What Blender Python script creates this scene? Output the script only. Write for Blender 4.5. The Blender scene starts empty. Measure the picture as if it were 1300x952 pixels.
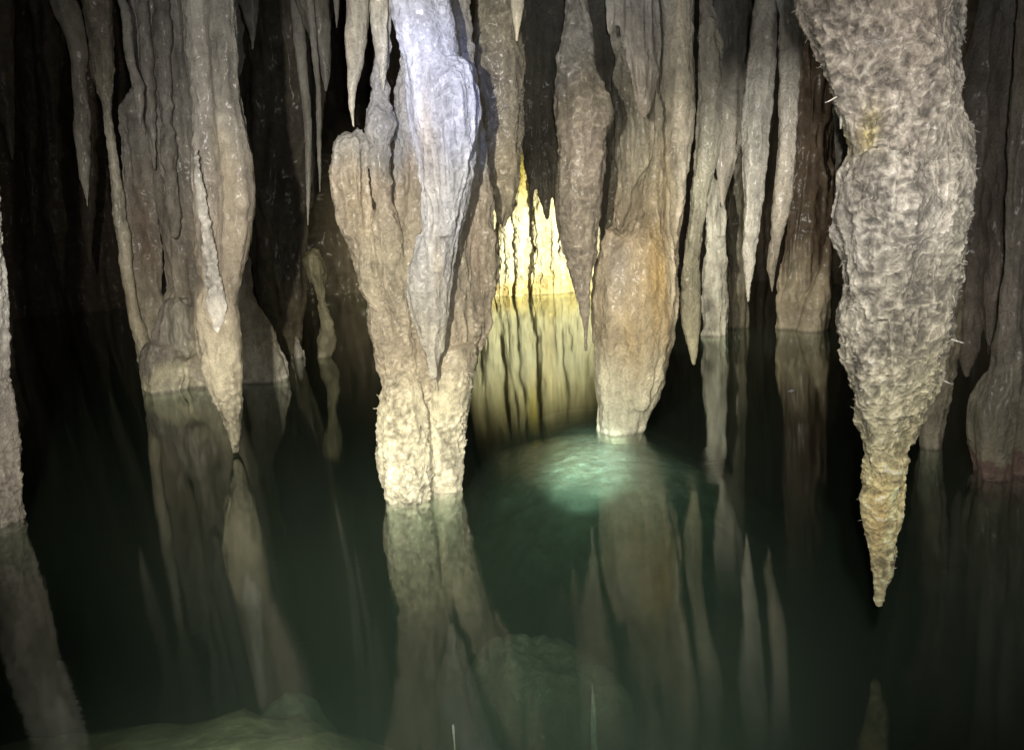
import bpy, math, random
import numpy as np
from mathutils import Vector, Matrix

random.seed(7)
rng = np.random.default_rng(11)
scene = bpy.context.scene
COL = scene.collection

# ------------------------------------------------------------------ camera
F = 1000.0; W0 = 1300; H0 = 952
PITCH = math.radians(11.0); ROLL = math.radians(3.0); CH = 1.5
fwd = np.array([0, math.cos(PITCH), -math.sin(PITCH)])
r0 = np.array([1.0, 0, 0]); u0 = np.array([0, math.sin(PITCH), math.cos(PITCH)])
RR = math.cos(ROLL) * r0 - math.sin(ROLL) * u0
UU = math.sin(ROLL) * r0 + math.cos(ROLL) * u0
CP = np.array([0, 0, CH])
def ray(px, py):
    return fwd * F + RR * (px - W0 / 2) - UU * (py - H0 / 2)
def at(px, py, Y):
    d = ray(px, py); return CP + d * (Y / d[1])
def atz(px, py, z=0.0):
    d = ray(px, py); return CP + d * ((z - CH) / d[2])
cam = bpy.data.cameras.new("Camera"); co = bpy.data.objects.new("camera", cam); COL.objects.link(co)
m = Matrix(((RR[0], UU[0], -fwd[0], 0), (RR[1], UU[1], -fwd[1], 0), (RR[2], UU[2], -fwd[2], CH), (0, 0, 0, 1)))
co.matrix_world = m
cam.sensor_width = 36; cam.lens = 36 * F / W0; cam.clip_end = 200; cam.clip_start = 0.02
scene.camera = co

# ------------------------------------------------------------------ noise (vectorised)
def _h(ix, iy, iz, s):
    n = (ix * 374761393 + iy * 668265263 + iz * 2147483647 + s * 1274126177) & 0xffffffff
    n = ((n ^ (n >> 13)) * 1274126177) & 0xffffffff
    n = ((n ^ (n >> 16)) * 2246822519) & 0xffffffff
    return ((n ^ (n >> 15)) & 0xffff).astype(np.float32) / 65535.0
def vnoise(P, s=0):
    Pi = np.floor(P).astype(np.int64); f = (P - Pi).astype(np.float32)
    f = f * f * f * (f * (f * 6 - 15) + 10)
    x, y, z = Pi[:, 0], Pi[:, 1], Pi[:, 2]; fx, fy, fz = f[:, 0], f[:, 1], f[:, 2]
    c = [[[_h(x + i, y + j, z + k, s) for k in (0, 1)] for j in (0, 1)] for i in (0, 1)]
    def l(a, b, t): return a + (b - a) * t
    x0 = l(l(c[0][0][0], c[1][0][0], fx), l(c[0][1][0], c[1][1][0], fx), fy)
    x1 = l(l(c[0][0][1], c[1][0][1], fx), l(c[0][1][1], c[1][1][1], fx), fy)
    return l(x0, x1, fz) * 2 - 1
def fbm(P, o=3, s=0, g=0.5):
    a = 1; t = np.zeros(len(P), np.float32); n = 0
    for i in range(o):
        t += a * vnoise(P, s + i * 17); n += a; a *= g; P = P * 2.03 + 5.1
    return t / n * 1.3
def ridged(P, o=2, s=0):
    a = 1; t = np.zeros(len(P), np.float32); n = 0
    for i in range(o):
        t += a * (1 - np.minimum(1, np.abs(vnoise(P, s + i * 13)) * 2.6)); n += a; a *= 0.5; P = P * 2.1 + 3.7
    return t / n
def worley(P, s=0):
    Pi = np.floor(P).astype(np.int64); f = (P - Pi).astype(np.float32)
    best = np.full(len(P), 9.0, np.float32)
    for i in (-1, 0, 1):
        for j in (-1, 0, 1):
            for k in (-1, 0, 1):
                a, b, c = Pi[:, 0] + i, Pi[:, 1] + j, Pi[:, 2] + k
                dx = i + _h(a, b, c, s) - f[:, 0]; dy = j + _h(a, b, c, s + 1) - f[:, 1]; dz = k + _h(a, b, c, s + 2) - f[:, 2]
                best = np.minimum(best, dx * dx + dy * dy + dz * dz)
    return np.sqrt(best)
def sst(x, a, b):
    t = np.clip((x - a) / (b - a), 0, 1); return t * t * (3 - 2 * t)

# ------------------------------------------------------------------ materials
def nodes(m):
    m.use_nodes = True; nt = m.node_tree; nt.nodes.clear(); return nt
def N(nt, t, **k):
    n = nt.nodes.new(t)
    for a, b in k.items(): setattr(n, a, b)
    return n
def rock_mat(name, rough=0.55, bump=0.4, scale=60, spec=0.4, streak=6.0, fine=0.006):
    m = bpy.data.materials.new(name); nt = nodes(m); L = nt.links.new
    out = N(nt, 'ShaderNodeOutputMaterial'); b = N(nt, 'ShaderNodeBsdfPrincipled')
    L(b.outputs[0], out.inputs[0])
    at_ = N(nt, 'ShaderNodeAttribute', attribute_name='Col')
    geo = N(nt, 'ShaderNodeNewGeometry')
    mp = N(nt, 'ShaderNodeMapping'); mp.inputs['Scale'].default_value = (1, 1, 0.22); L(geo.outputs['Position'], mp.inputs[0])
    n1 = N(nt, 'ShaderNodeTexNoise'); n1.inputs['Scale'].default_value = streak; n1.inputs['Detail'].default_value = 6; n1.inputs['Roughness'].default_value = .65
    L(mp.outputs[0], n1.inputs['Vector'])
    n2 = N(nt, 'ShaderNodeTexNoise'); n2.inputs['Scale'].default_value = scale; n2.inputs['Detail'].default_value = 5; n2.inputs['Roughness'].default_value = .7
    L(geo.outputs['Position'], n2.inputs['Vector'])
    r1 = N(nt, 'ShaderNodeMapRange'); r1.inputs[1].default_value = .3; r1.inputs[2].default_value = .7; r1.inputs[3].default_value = .62; r1.inputs[4].default_value = 1.25
    L(n1.outputs[0], r1.inputs[0])
    r2 = N(nt, 'ShaderNodeMapRange'); r2.inputs[1].default_value = .3; r2.inputs[2].default_value = .7; r2.inputs[3].default_value = .75; r2.inputs[4].default_value = 1.2
    L(n2.outputs[0], r2.inputs[0])
    mu = N(nt, 'ShaderNodeMath', operation='MULTIPLY'); L(r1.outputs[0], mu.inputs[0]); L(r2.outputs[0], mu.inputs[1])
    vm = N(nt, 'ShaderNodeVectorMath', operation='SCALE'); L(at_.outputs['Color'], vm.inputs[0]); L(mu.outputs[0], vm.inputs['Scale'])
    L(vm.outputs[0], b.inputs['Base Color'])
    rr = N(nt, 'ShaderNodeMapRange'); rr.inputs[1].default_value = .35; rr.inputs[2].default_value = .65; rr.inputs[3].default_value = rough - .15; rr.inputs[4].default_value = rough + .15
    L(n1.outputs[0], rr.inputs[0]); L(rr.outputs[0], b.inputs['Roughness'])
    b.inputs['Specular IOR Level'].default_value = spec
    b.inputs['Coat Weight'].default_value = .14; b.inputs['Coat Roughness'].default_value = .22
    bp = N(nt, 'ShaderNodeBump'); bp.inputs['Strength'].default_value = bump; bp.inputs['Distance'].default_value = fine
    L(n2.outputs[0], bp.inputs['Height']); L(bp.outputs[0], b.inputs['Normal'])
    return m
M_SMOOTH = rock_mat('flowstone', .48, 1.0, 60, .55, 6, .022)
M_ROUGH = rock_mat('crusted_stone', .48, 1.0, 95, .7, 9, .018)
M_FAR = rock_mat('dim_rock', .7, .6, 14, .25, 2.5, .03)

# ------------------------------------------------------------------ tagging
def tag(o, label=None, cat=None, group=None, kind=None):
    if label: o['label'] = label
    if cat: o['category'] = cat; o['kind'] = 'thing'
    if group: o['group'] = group
    if kind: o['kind'] = kind
    return o
def empty(name, loc, **k):
    o = bpy.data.objects.new(name, None); COL.objects.link(o); o.location = loc
    o.empty_display_size = .1
    return tag(o, **k)

def ceil_z(x, y):
    return 2.1 + 0.36 * np.maximum(y, 1.4) + 0.05 * np.abs(x)

# ------------------------------------------------------------------ lobes -> formation
def lobe(prof, Y, top='ceil', bot='tip', th=.85, flute=.05, nf=7, voxel=.01, seed=0, flare=1.35, sag=.55, dY=None):
    """prof: rows of (row, left, right) outline measurements; turned into elliptical rings in metres at depth Y"""
    z = []; cx = []; hw = []
    for (py, xl, xr) in prof:
        a = at(xl, py, Y); b = at(xr, py, Y); z.append((a[2] + b[2]) / 2); cx.append((a[0] + b[0]) / 2); hw.append((b[0] - a[0]) / 2)
    z = list(z); 
    if top == 'ceil':
        zt = float(ceil_z(cx[0], Y)) + .12
        if zt > z[0] + .05:
            z.insert(0, zt); hw.insert(0, hw[0] * flare); cx.insert(0, cx[0])
    if bot == 'water':
        z.append(min(z[-1] - .02, -.25)); hw.append(hw[-1] * 1.02); cx.append(cx[-1])
        z.append(-2.35); hw.append(hw[-1] * 1.15); cx.append(cx[-1])
    z = np.array(z)[::-1]; cx = np.array(cx)[::-1]; hw = np.array(hw)[::-1]
    dz = voxel * 2.2
    n = max(6, int((z[-1] - z[0]) / dz)); zs = np.linspace(z[0], z[-1], n)
    c = np.interp(zs, z, cx); h = np.interp(zs, z, hw)
    k = max(1, int(n * .012)); ker = np.hanning(2 * k + 3)[1:-1]; ker /= ker.sum()
    def sm(v): return np.convolve(np.pad(v, len(ker) // 2, mode='edge'), ker, 'valid')[:n]
    c = sm(c); h = np.maximum(sm(h), voxel * 1.1)
    ns = 56; th_ = np.linspace(0, 2 * math.pi, ns, endpoint=False)
    ph = rng.uniform(0, 6.28, 6)
    T, Z = np.meshgrid(th_, zs)
    mod = np.zeros_like(T)
    if flute > 0:
        tw = .35 * np.sin(Z * 1.7 + ph[0])
        mod = flute * (.55 * np.sin(nf * (T + tw) + ph[1]) + .45 * np.sin((nf * 1.7 // 1) * (T + tw * .5) + ph[2] + .8 * np.sin(Z * 2.1 + ph[3])) )
    Rm = 1 + mod
    off = 0 if dY is None else np.interp(zs, *dY)
    X = c[:, None] + h[:, None] * Rm * np.cos(T)
    Yy = Y + (off if np.isscalar(off) else off[:, None]) + h[:, None] * th * Rm * np.sin(T)
    V = np.stack([X, Yy, Z], -1).reshape(-1, 3)
    i = np.arange(n - 1)[:, None] * ns; j = np.arange(ns)[None, :]; j2 = (j + 1) % ns
    Q = np.stack([i + j, i + j2, i + ns + j2, i + ns + j], -1).reshape(-1, 4).tolist()
    b0 = len(V); y0_ = Y + (0 if dY is None else off[0]); y1_ = Y + (0 if dY is None else off[-1])
    V = np.vstack([V, [c[0], y0_, zs[0] - h[0] * .6], [c[-1], y1_, zs[-1] + h[-1] * .4]])
    for a in range(ns):
        Q.append([b0, (a + 1) % ns, a]); Q.append([b0 + 1, (n - 1) * ns + a, (n - 1) * ns + (a + 1) % ns])
    return V, Q

def blob(c, r, n=24):
    V = []; Q = []
    for i in range(n + 1):
        p = math.pi * i / n
        for j in range(2 * n):
            t = math.pi * j / n; V.append((c[0] + r[0] * math.sin(p) * math.cos(t), c[1] + r[1] * math.sin(p) * math.sin(t), c[2] + r[2] * math.cos(p)))
    for i in range(n):
        for j in range(2 * n):
            a = i * 2 * n + j; b = i * 2 * n + (j + 1) % (2 * n); Q.append([a, a + 2 * n, b + 2 * n, b])
    return np.array(V), Q

def formation(name, lobes, Y, cols, mat=None, parent=None, vox=.0017, smooth=4, lump=.02, flute=.012, ffreq=14, rough=.004, rfreq=28,
              pop=0, popsz=.028, popz=None, worm=0, wfreq=16, stains_and_shade=(), crev=.5, sc=None, seed=0, white=.0, **tags):
    voxel = Y * vox; sc = Y / 4.6 if sc is None else sc
    VV = []; QQ = []; o = 0
    for L in lobes:
        if callable(L): V, Q = L(voxel)
        elif isinstance(L, tuple): V, Q = L
        else:
            kw = dict(L); pr = kw.pop('p'); yy = Y + kw.pop('d', 0) ; V, Q = lobe(pr, yy, voxel=voxel, seed=seed, **kw)
        VV.append(V); QQ += [[a + o for a in q] for q in Q]; o += len(V)
    V = np.vstack(VV)
    me = bpy.data.meshes.new('tmp'); me.from_pydata(V.tolist(), [], QQ); me.update()
    t = bpy.data.objects.new('tmp', me); COL.objects.link(t)
    r = t.modifiers.new('r', 'REMESH'); r.mode = 'VOXEL'; r.voxel_size = voxel; r.use_smooth_shade = True
    if smooth:
        s = t.modifiers.new('s', 'SMOOTH'); s.iterations = smooth; s.factor = .5
    dg = bpy.context.evaluated_depsgraph_get()
    nm = bpy.data.meshes.new_from_object(t.evaluated_get(dg), depsgraph=dg)
    bpy.data.objects.remove(t); bpy.data.meshes.remove(me)
    nv = len(nm.vertices)
    P = np.empty(nv * 3, np.float32); nm.vertices.foreach_get('co', P); P = P.reshape(-1, 3).astype(np.float64)
    Nn = np.empty(nv * 3, np.float32); nm.vertex_normals.foreach_get('vector', Nn); Nn = Nn.reshape(-1, 3)
    D = np.zeros(nv, np.float32); cav = np.zeros(nv, np.float32)
    s0 = seed * 31 + 3
    Ps = P / sc
    if lump: D += lump * sc * fbm(Ps * 5 * [1, 1, .6], 3, s0)
    if flute:
        q = Ps * [1, 1, .1] * ffreq + (vnoise(Ps * 3, s0 + 5) * .7)[:, None]
        fl = ridged(q, 2, s0 + 2); km = sst(vnoise(Ps * [5, 5, 2.2], s0 + 6), -.55, .6); D += flute * 1.35 * sc * (fl - .5) * km; cav += (fl - .5) * .6 * km
    if rough: a = fbm(Ps * rfreq * [1, 1, .7], 4, s0 + 7, .62); a2 = fbm(Ps * rfreq * .4, 2, s0 + 8); D += rough * sc * (1.6 * a + 1.3 * a2); cav += a * .5 - .5 * np.clip(-a2 - .2, 0, 1)
    if worm:
        q = Ps * wfreq + np.stack([fbm(Ps * 9, 2, s0 + 40 + i) for i in range(3)], 1) * 1.1
        w = ridged(q, 2, s0 + 9); w = w * w; w2 = ridged(q * 2.3 + 9, 1, s0 + 12); w2 = w2 ** 3
        D += worm * (w + .55 * w2 - .4) * (.35 + .9 * sst(vnoise(Ps * 6, s0 + 15), -.5, .4)); cav += (w + .5 * w2 - .5) * 1.2
    if pop:
        q = Ps * [1, 1, 1] / popsz; q = q + np.stack([vnoise(Ps * 20, s0 + 50 + i) for i in range(3)], 1) * .25
        w = 1 - np.clip(worley(q, s0 + 20), 0, 1); w2 = 1 - np.clip(worley(q * 2.2, s0 + 23), 0, 1)
        k = 1.0
        if popz is not None: k = 1 - sst(P[:, 2] + .06 * fbm(Ps * 4, 2, s0 + 44), popz[0], popz[1])
        w3 = 1 - np.clip(worley(q * .45 + 3, s0 + 27), 0, 1); k = k * (.25 + .9 * sst(vnoise(Ps * 7, s0 + 29), -.5, .35)); D += pop * sc * (k * (w * 1.1 + w2 * .5 - .8) + .8 * (w3 - .55) * min(1, pop * 80)); cav += k * (w + w2 * .5 - .75) * 1.6
    if P[:, 2].min() > -.05:   # drip tips are smoother and thinner than the crust above
        D *= .5 + .5 * sst(P[:, 2] - P[:, 2].min(), .02 * sc, .35 * sc)
    P2 = P + Nn * D[:, None]
    nm.vertices.foreach_set('co', P2.astype(np.float32).ravel())
    # colour by height (metres), mineral stain and painted shade patches, darker crevices, paler tips
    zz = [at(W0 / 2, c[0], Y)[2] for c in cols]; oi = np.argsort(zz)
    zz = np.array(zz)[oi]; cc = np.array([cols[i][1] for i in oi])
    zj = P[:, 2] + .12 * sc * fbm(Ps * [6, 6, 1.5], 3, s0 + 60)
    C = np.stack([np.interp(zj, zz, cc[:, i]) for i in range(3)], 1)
    for (px, py, rx, ry, rgb, k) in stains_and_shade:
        p0 = at(px, py, Y); rx_ = rx / F * Y; ry_ = ry / F * Y
        e = ((P[:, 0] - p0[0]) / rx_) ** 2 + ((P[:, 2] - p0[2]) / ry_) ** 2
        w = k * np.exp(-e) * np.clip(1 + .8 * fbm(Ps * [18, 18, 3], 3, s0 + 70), 0, 1.6); w = np.clip(w, 0, 1)[:, None]
        C = C * (1 - w) + np.array(rgb) * w
    mott = fbm(Ps * [9, 9, 4], 4, s0 + 80)
    C *= (1 + .22 * mott)[:, None]
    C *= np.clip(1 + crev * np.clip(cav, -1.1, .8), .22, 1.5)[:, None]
    if white:
        w = np.clip((cav - .25) * 1.6, 0, 1)[:, None] * white; C = C * (1 - w) + np.array([.78, .75, .66]) * w
    zt = P[:, 2] + .006 * vnoise(Ps * 12, s0 + 90)   # wet band and thin mineral line left by the water
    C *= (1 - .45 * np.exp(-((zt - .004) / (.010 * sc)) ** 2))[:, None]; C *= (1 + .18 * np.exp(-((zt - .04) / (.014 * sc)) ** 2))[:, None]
    C = np.clip(C, .01, .85)
    at_ = nm.color_attributes.new('Col', 'FLOAT_COLOR', 'POINT')
    at_.data.foreach_set('color', np.hstack([C, np.ones((nv, 1))]).astype(np.float32).ravel())
    nm.materials.clear(); nm.materials.append(mat or M_SMOOTH); nm.polygons.foreach_set('use_smooth', [True] * len(nm.polygons))
    nm.name = name; nm.update()
    ob = bpy.data.objects.new(name, nm); COL.objects.link(ob)
    if parent: ob.parent = parent; ob.matrix_parent_inverse = Matrix.Translation(parent.location).inverted()
    else:
        # origin at the thing's base
        b = P2[np.argmin(P2[:, 2])] ; ob.location = b; nm.transform(Matrix.Translation(-Vector(b)))
    tag(ob, **tags)
    ob_data[ob.name] = (P2, Nn)
    return ob
ob_data = {}

def tubes(name, paths, radii, mat, col, parent=None, ns=6, **tags):
    V = []; Q = []
    for pts, rad in zip(paths, radii):
        pts = np.array(pts); n = len(pts)
        base = len(V)
        for i in range(n):
            d = pts[min(i + 1, n - 1)] - pts[max(i - 1, 0)]; d = d / (np.linalg.norm(d) + 1e-9)
            a = np.cross(d, [.3, .2, .93]); 
            if np.linalg.norm(a) < 1e-3: a = np.cross(d, [1, 0, 0])
            a /= np.linalg.norm(a); b = np.cross(d, a); r = rad * (1 - .75 * i / (n - 1))
            for k in range(ns):
                t = 6.2832 * k / ns; V.append(pts[i] + r * (math.cos(t) * a + math.sin(t) * b))
        for i in range(n - 1):
            for k in range(ns):
                k2 = (k + 1) % ns; Q.append([base + i * ns + k, base + i * ns + k2, base + (i + 1) * ns + k2, base + (i + 1) * ns + k])
        Q.append([base + (n - 1) * ns + k for k in range(ns)])
        Q.append([base + k for k in range(ns)][::-1])
    me = bpy.data.meshes.new(name); me.from_pydata([tuple(v) for v in V], [], Q); me.update()
    c = me.color_attributes.new('Col', 'FLOAT_COLOR', 'POINT')
    c.data.foreach_set('color', np.tile(np.array(list(col) + [1.0], np.float32), len(V)))
    me.materials.append(mat); me.polygons.foreach_set('use_smooth', [True] * len(me.polygons))
    ob = bpy.data.objects.new(name, me); COL.objects.link(ob)
    if parent: ob.parent = parent; ob.matrix_parent_inverse = Matrix.Translation(parent.location).inverted()
    else:
        b = Vector(paths[0][0]); ob.location = b; me.transform(Matrix.Translation(-b))
    return tag(ob, **tags)

def crust(ob, n, ln, rad, parent, name='helictite_crust', zr=(-9, 9), sidebias=0, col=(.62, .58, .48), seed=1):
    r = np.random.default_rng(seed); P, Nn = ob_data[ob.name]
    ok = (Nn[:, 1] < .35) & (P[:, 2] > zr[0]) & (P[:, 2] < zr[1])
    if sidebias: ok &= (np.abs(Nn[:, 0]) > sidebias)
    idx = r.choice(np.nonzero(ok)[0], n)
    paths = []; rads = []
    for i in idx:
        p = P[i] - Nn[i] * rad[1]; d = Nn[i] + r.normal(0, .55, 3); d /= np.linalg.norm(d); l = r.uniform(*ln) * (1.6 if r.random() < .08 else 1)
        pts = [p]; k = 5
        for j in range(k):
            d = d + r.normal(0, .38, 3); d /= np.linalg.norm(d); p = p + d * l / k; pts.append(p)
        paths.append(pts); rads.append(r.uniform(*rad))
    return tubes(name, paths, rads, M_ROUGH, col, parent, 5, kind='stuff')

def cy(px, py): return float(atz(px, py)[1])

# ================================================================== THE SETTING
def sheet(name, P, nu, nv_, mat, C, kind='structure'):
    Q = [[i * nv_ + j, (i + 1) * nv_ + j, (i + 1) * nv_ + j + 1, i * nv_ + j + 1] for i in range(nu - 1) for j in range(nv_ - 1)]
    me = bpy.data.meshes.new(name); me.from_pydata(P.tolist(), [], Q); me.update()
    c = me.color_attributes.new('Col', 'FLOAT_COLOR', 'POINT')
    c.data.foreach_set('color', np.hstack([C, np.ones((len(C), 1))]).astype(np.float32).ravel())
    me.materials.append(mat); me.polygons.foreach_set('use_smooth', [True] * len(me.polygons))
    ob = bpy.data.objects.new(name, me); COL.objects.link(ob); ob['kind'] = kind; return ob

# ceiling
nu, nv_ = 260, 260
X, Yg = np.meshgrid(np.linspace(-14, 12, nu), np.linspace(-5, 22, nv_), indexing='ij')
Pc = np.stack([X.ravel(), Yg.ravel(), ceil_z(X, Yg).ravel()], 1)
q = Pc * [1, 1, 0]
Pc[:, 2] += .10 * fbm(q * 1.3, 4, 5) + .06 * ridged(q * 3, 2, 9)
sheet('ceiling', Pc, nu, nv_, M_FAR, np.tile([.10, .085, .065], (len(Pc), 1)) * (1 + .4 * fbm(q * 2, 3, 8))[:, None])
# walls: one sheet sweeping from the left front round the back to the right front
kx = [-13, -13.5, -13, -9, -3, 2.5, 6.5, 7.2, 6.2, 5.6]
ky = [-4, 5, 14, 18.6, 19.6, 19.4, 16, 10.5, 5.5, -4]
tt = np.linspace(0, len(kx) - 1, 700); wx = np.interp(tt, range(len(kx)), kx); wy = np.interp(tt, range(len(ky)), ky)
ker = np.hanning(101); ker /= ker.sum()
wx = np.convolve(np.pad(wx, 50, mode='edge'), ker, 'valid'); wy = np.convolve(np.pad(wy, 50, mode='edge'), ker, 'valid')
wz = np.linspace(-3.2, 10.5, 240)
A, B = np.meshgrid(np.arange(len(wx)), wz, indexing='ij')
Pw = np.stack([wx[A].ravel(), wy[A].ravel(), B.ravel()], 1)
cen = np.array([-2, 8, 0]); dn = cen - Pw; dn[:, 2] = 0; dn /= np.linalg.norm(dn, axis=1)[:, None]
Pw = Pw + dn * (.45 * fbm(Pw * [.8, .8, .3], 4, 21) + .28 * ridged(Pw * [2.2, 2.2, .25], 2, 23) + .06 * fbm(Pw * 5, 3, 25))[:, None]
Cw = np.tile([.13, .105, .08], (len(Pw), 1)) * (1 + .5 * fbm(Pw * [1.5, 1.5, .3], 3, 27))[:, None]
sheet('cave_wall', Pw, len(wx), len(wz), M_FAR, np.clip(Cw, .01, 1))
# pool floor: deep in the middle, a silt bank rising at the near left
nu, nv_ = 330, 330
X, Yg = np.meshgrid(np.linspace(-14, 9, nu), np.linspace(-5, 21, nv_), indexing='ij')
Pf = np.stack([X.ravel(), Yg.ravel(), np.zeros(X.size)], 1)
bank = np.exp(-(((Pf[:, 0] + 1.45) / 1.5) ** 4 + ((Pf[:, 1] - 1.95) / 1.4) ** 4))
Pf[:, 2] = -2.3 + 2.11 * bank + .16 * fbm(Pf * 1.1, 4, 31) * (1 - .75 * bank) + .05 * fbm(Pf * 4.5, 3, 33) * (1 - .4 * bank) + .03 * ridged((Pf + .5 * fbm(Pf * .8, 2, 3)[:, None]) * [1.2, 5.5, 1], 2, 35) * (1 + bank)
Pf[:, 2] += 2.2 * sst(np.maximum(Pf[:, 1] - 18.5, np.maximum(-12 - Pf[:, 0], Pf[:, 0] - 6)), -.5, 1.2)
Pf[:, 2] += .5 * np.exp(-(((Pf[:, 0] - .7) / 1.1) ** 2 + ((Pf[:, 1] - 3.0) / .9) ** 2))
Cf = np.tile([.44, .37, .24], (len(Pf), 1)) * (1 + .45 * fbm(Pf * [1.6, 4, 1], 4, 37))[:, None]
sheet('pool_floor', Pf, nu, nv_, M_FAR, np.clip(Cf, .02, 1))

# water: a closed body with a mirror-like surface and green absorption inside
wm = bpy.data.materials.new('cave_water'); nt = nodes(wm); L = nt.links.new
out = N(nt, 'ShaderNodeOutputMaterial'); mx = N(nt, 'ShaderNodeMixShader'); fr = N(nt, 'ShaderNodeMath', operation='MULTIPLY_ADD')
tr = N(nt, 'ShaderNodeBsdfTransparent'); tr.inputs[0].default_value = (.93, .97, .94, 1)
gl = N(nt, 'ShaderNodeBsdfGlossy'); gl.inputs['Roughness'].default_value = .042; gl.inputs[0].default_value = (.88, .92, .86, 1)
g0 = N(nt, 'ShaderNodeNewGeometry'); dt = N(nt, 'ShaderNodeVectorMath', operation='DOT_PRODUCT'); L(g0.outputs['Normal'], dt.inputs[0]); L(g0.outputs['Incoming'], dt.inputs[1])
ab = N(nt, 'ShaderNodeMath', operation='ABSOLUTE'); L(dt.outputs['Value'], ab.inputs[0])
om = N(nt, 'ShaderNodeMath', operation='SUBTRACT'); om.inputs[0].default_value = 1; L(ab.outputs[0], om.inputs[1])
pw = N(nt, 'ShaderNodeMath', operation='POWER'); L(om.outputs[0], pw.inputs[0]); pw.inputs[1].default_value = 4.2
L(pw.outputs[0], fr.inputs[0]); fr.inputs[1].default_value = .975; fr.inputs[2].default_value = .025
L(fr.outputs[0], mx.inputs[0]); L(tr.outputs[0], mx.inputs[1]); L(gl.outputs[0], mx.inputs[2]); L(mx.outputs[0], out.inputs[0])
geo = N(nt, 'ShaderNodeNewGeometry')
mp = N(nt, 'ShaderNodeMapping'); mp.inputs['Scale'].default_value = (3.5, 18, 1); L(geo.outputs['Position'], mp.inputs[0])
rp = N(nt, 'ShaderNodeTexNoise'); rp.inputs['Scale'].default_value = 2.2; rp.inputs['Detail'].default_value = 4; L(mp.outputs[0], rp.inputs['Vector'])
sw = N(nt, 'ShaderNodeTexNoise'); sw.inputs['Scale'].default_value = 1.1; sw.inputs['Detail'].default_value = 2; L(geo.outputs['Position'], sw.inputs['Vector'])
GP = atz(765, 590)
ds = N(nt, 'ShaderNodeVectorMath', operation='DISTANCE'); L(geo.outputs['Position'], ds.inputs[0]); ds.inputs[1].default_value = tuple(GP)
mr = N(nt, 'ShaderNodeMapRange'); mr.inputs[1].default_value = .15; mr.inputs[2].default_value = .75; mr.inputs[3].default_value = .009; mr.inputs[4].default_value = .00025; L(ds.outputs['Value'], mr.inputs[0])
hm = N(nt, 'ShaderNodeMath', operation='MULTIPLY'); L(rp.outputs[0], hm.inputs[0]); L(mr.outputs[0], hm.inputs[1])
hs = N(nt, 'ShaderNodeMath', operation='MULTIPLY_ADD'); L(sw.outputs[0], hs.inputs[0]); hs.inputs[1].default_value = .0012; L(hm.outputs[0], hs.inputs[2])
bp = N(nt, 'ShaderNodeBump'); bp.inputs['Strength'].default_value = 1; bp.inputs['Distance'].default_value = 1; L(hs.outputs[0], bp.inputs['Height'])
L(bp.outputs[0], gl.inputs['Normal'])
va = N(nt, 'ShaderNodeVolumeAbsorption'); va.inputs[0].default_value = (.17, .32, .23, 1); va.inputs[1].default_value = 2.6
vs = N(nt, 'ShaderNodeVolumeScatter'); vs.inputs[0].default_value = (.64, .74, .60, 1); vs.inputs[1].default_value = .25; vs.inputs[2].default_value = 0
ad = N(nt, 'ShaderNodeAddShader'); L(va.outputs[0], ad.inputs[0]); L(vs.outputs[0], ad.inputs[1]); L(ad.outputs[0], out.inputs['Volume'])
x0, x1, y0, y1, zb = -14, 9, -5, 21, -3.4
me = bpy.data.meshes.new('water')
me.from_pydata([(x0, y0, zb), (x1, y0, zb), (x1, y1, zb), (x0, y1, zb), (x0, y0, 0), (x1, y0, 0), (x1, y1, 0), (x0, y1, 0)], [],
               [(0, 3, 2, 1), (4, 5, 6, 7), (0, 1, 5, 4), (1, 2, 6, 5), (2, 3, 7, 6), (3, 0, 4, 7)])
me.materials.append(wm); wo = bpy.data.objects.new('water', me); COL.objects.link(wo); wo['kind'] = 'structure'

# palettes (real surface reflectances)
TAN = (.43, .38, .275); PINK = (.39, .33, .26); GREY = (.36, .35, .33); PALE = (.60, .56, .46); CREAM = (.66, .60, .42)
WHITE = (.74, .74, .76); BRN = (.24, .19, .145); DK = (.14, .115, .09); ORG = (.50, .28, .10); YEL = (.62, .50, .24); OLV = (.26, .24, .17)
HANG = 'stalactites hanging from the cave ceiling'

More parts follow.
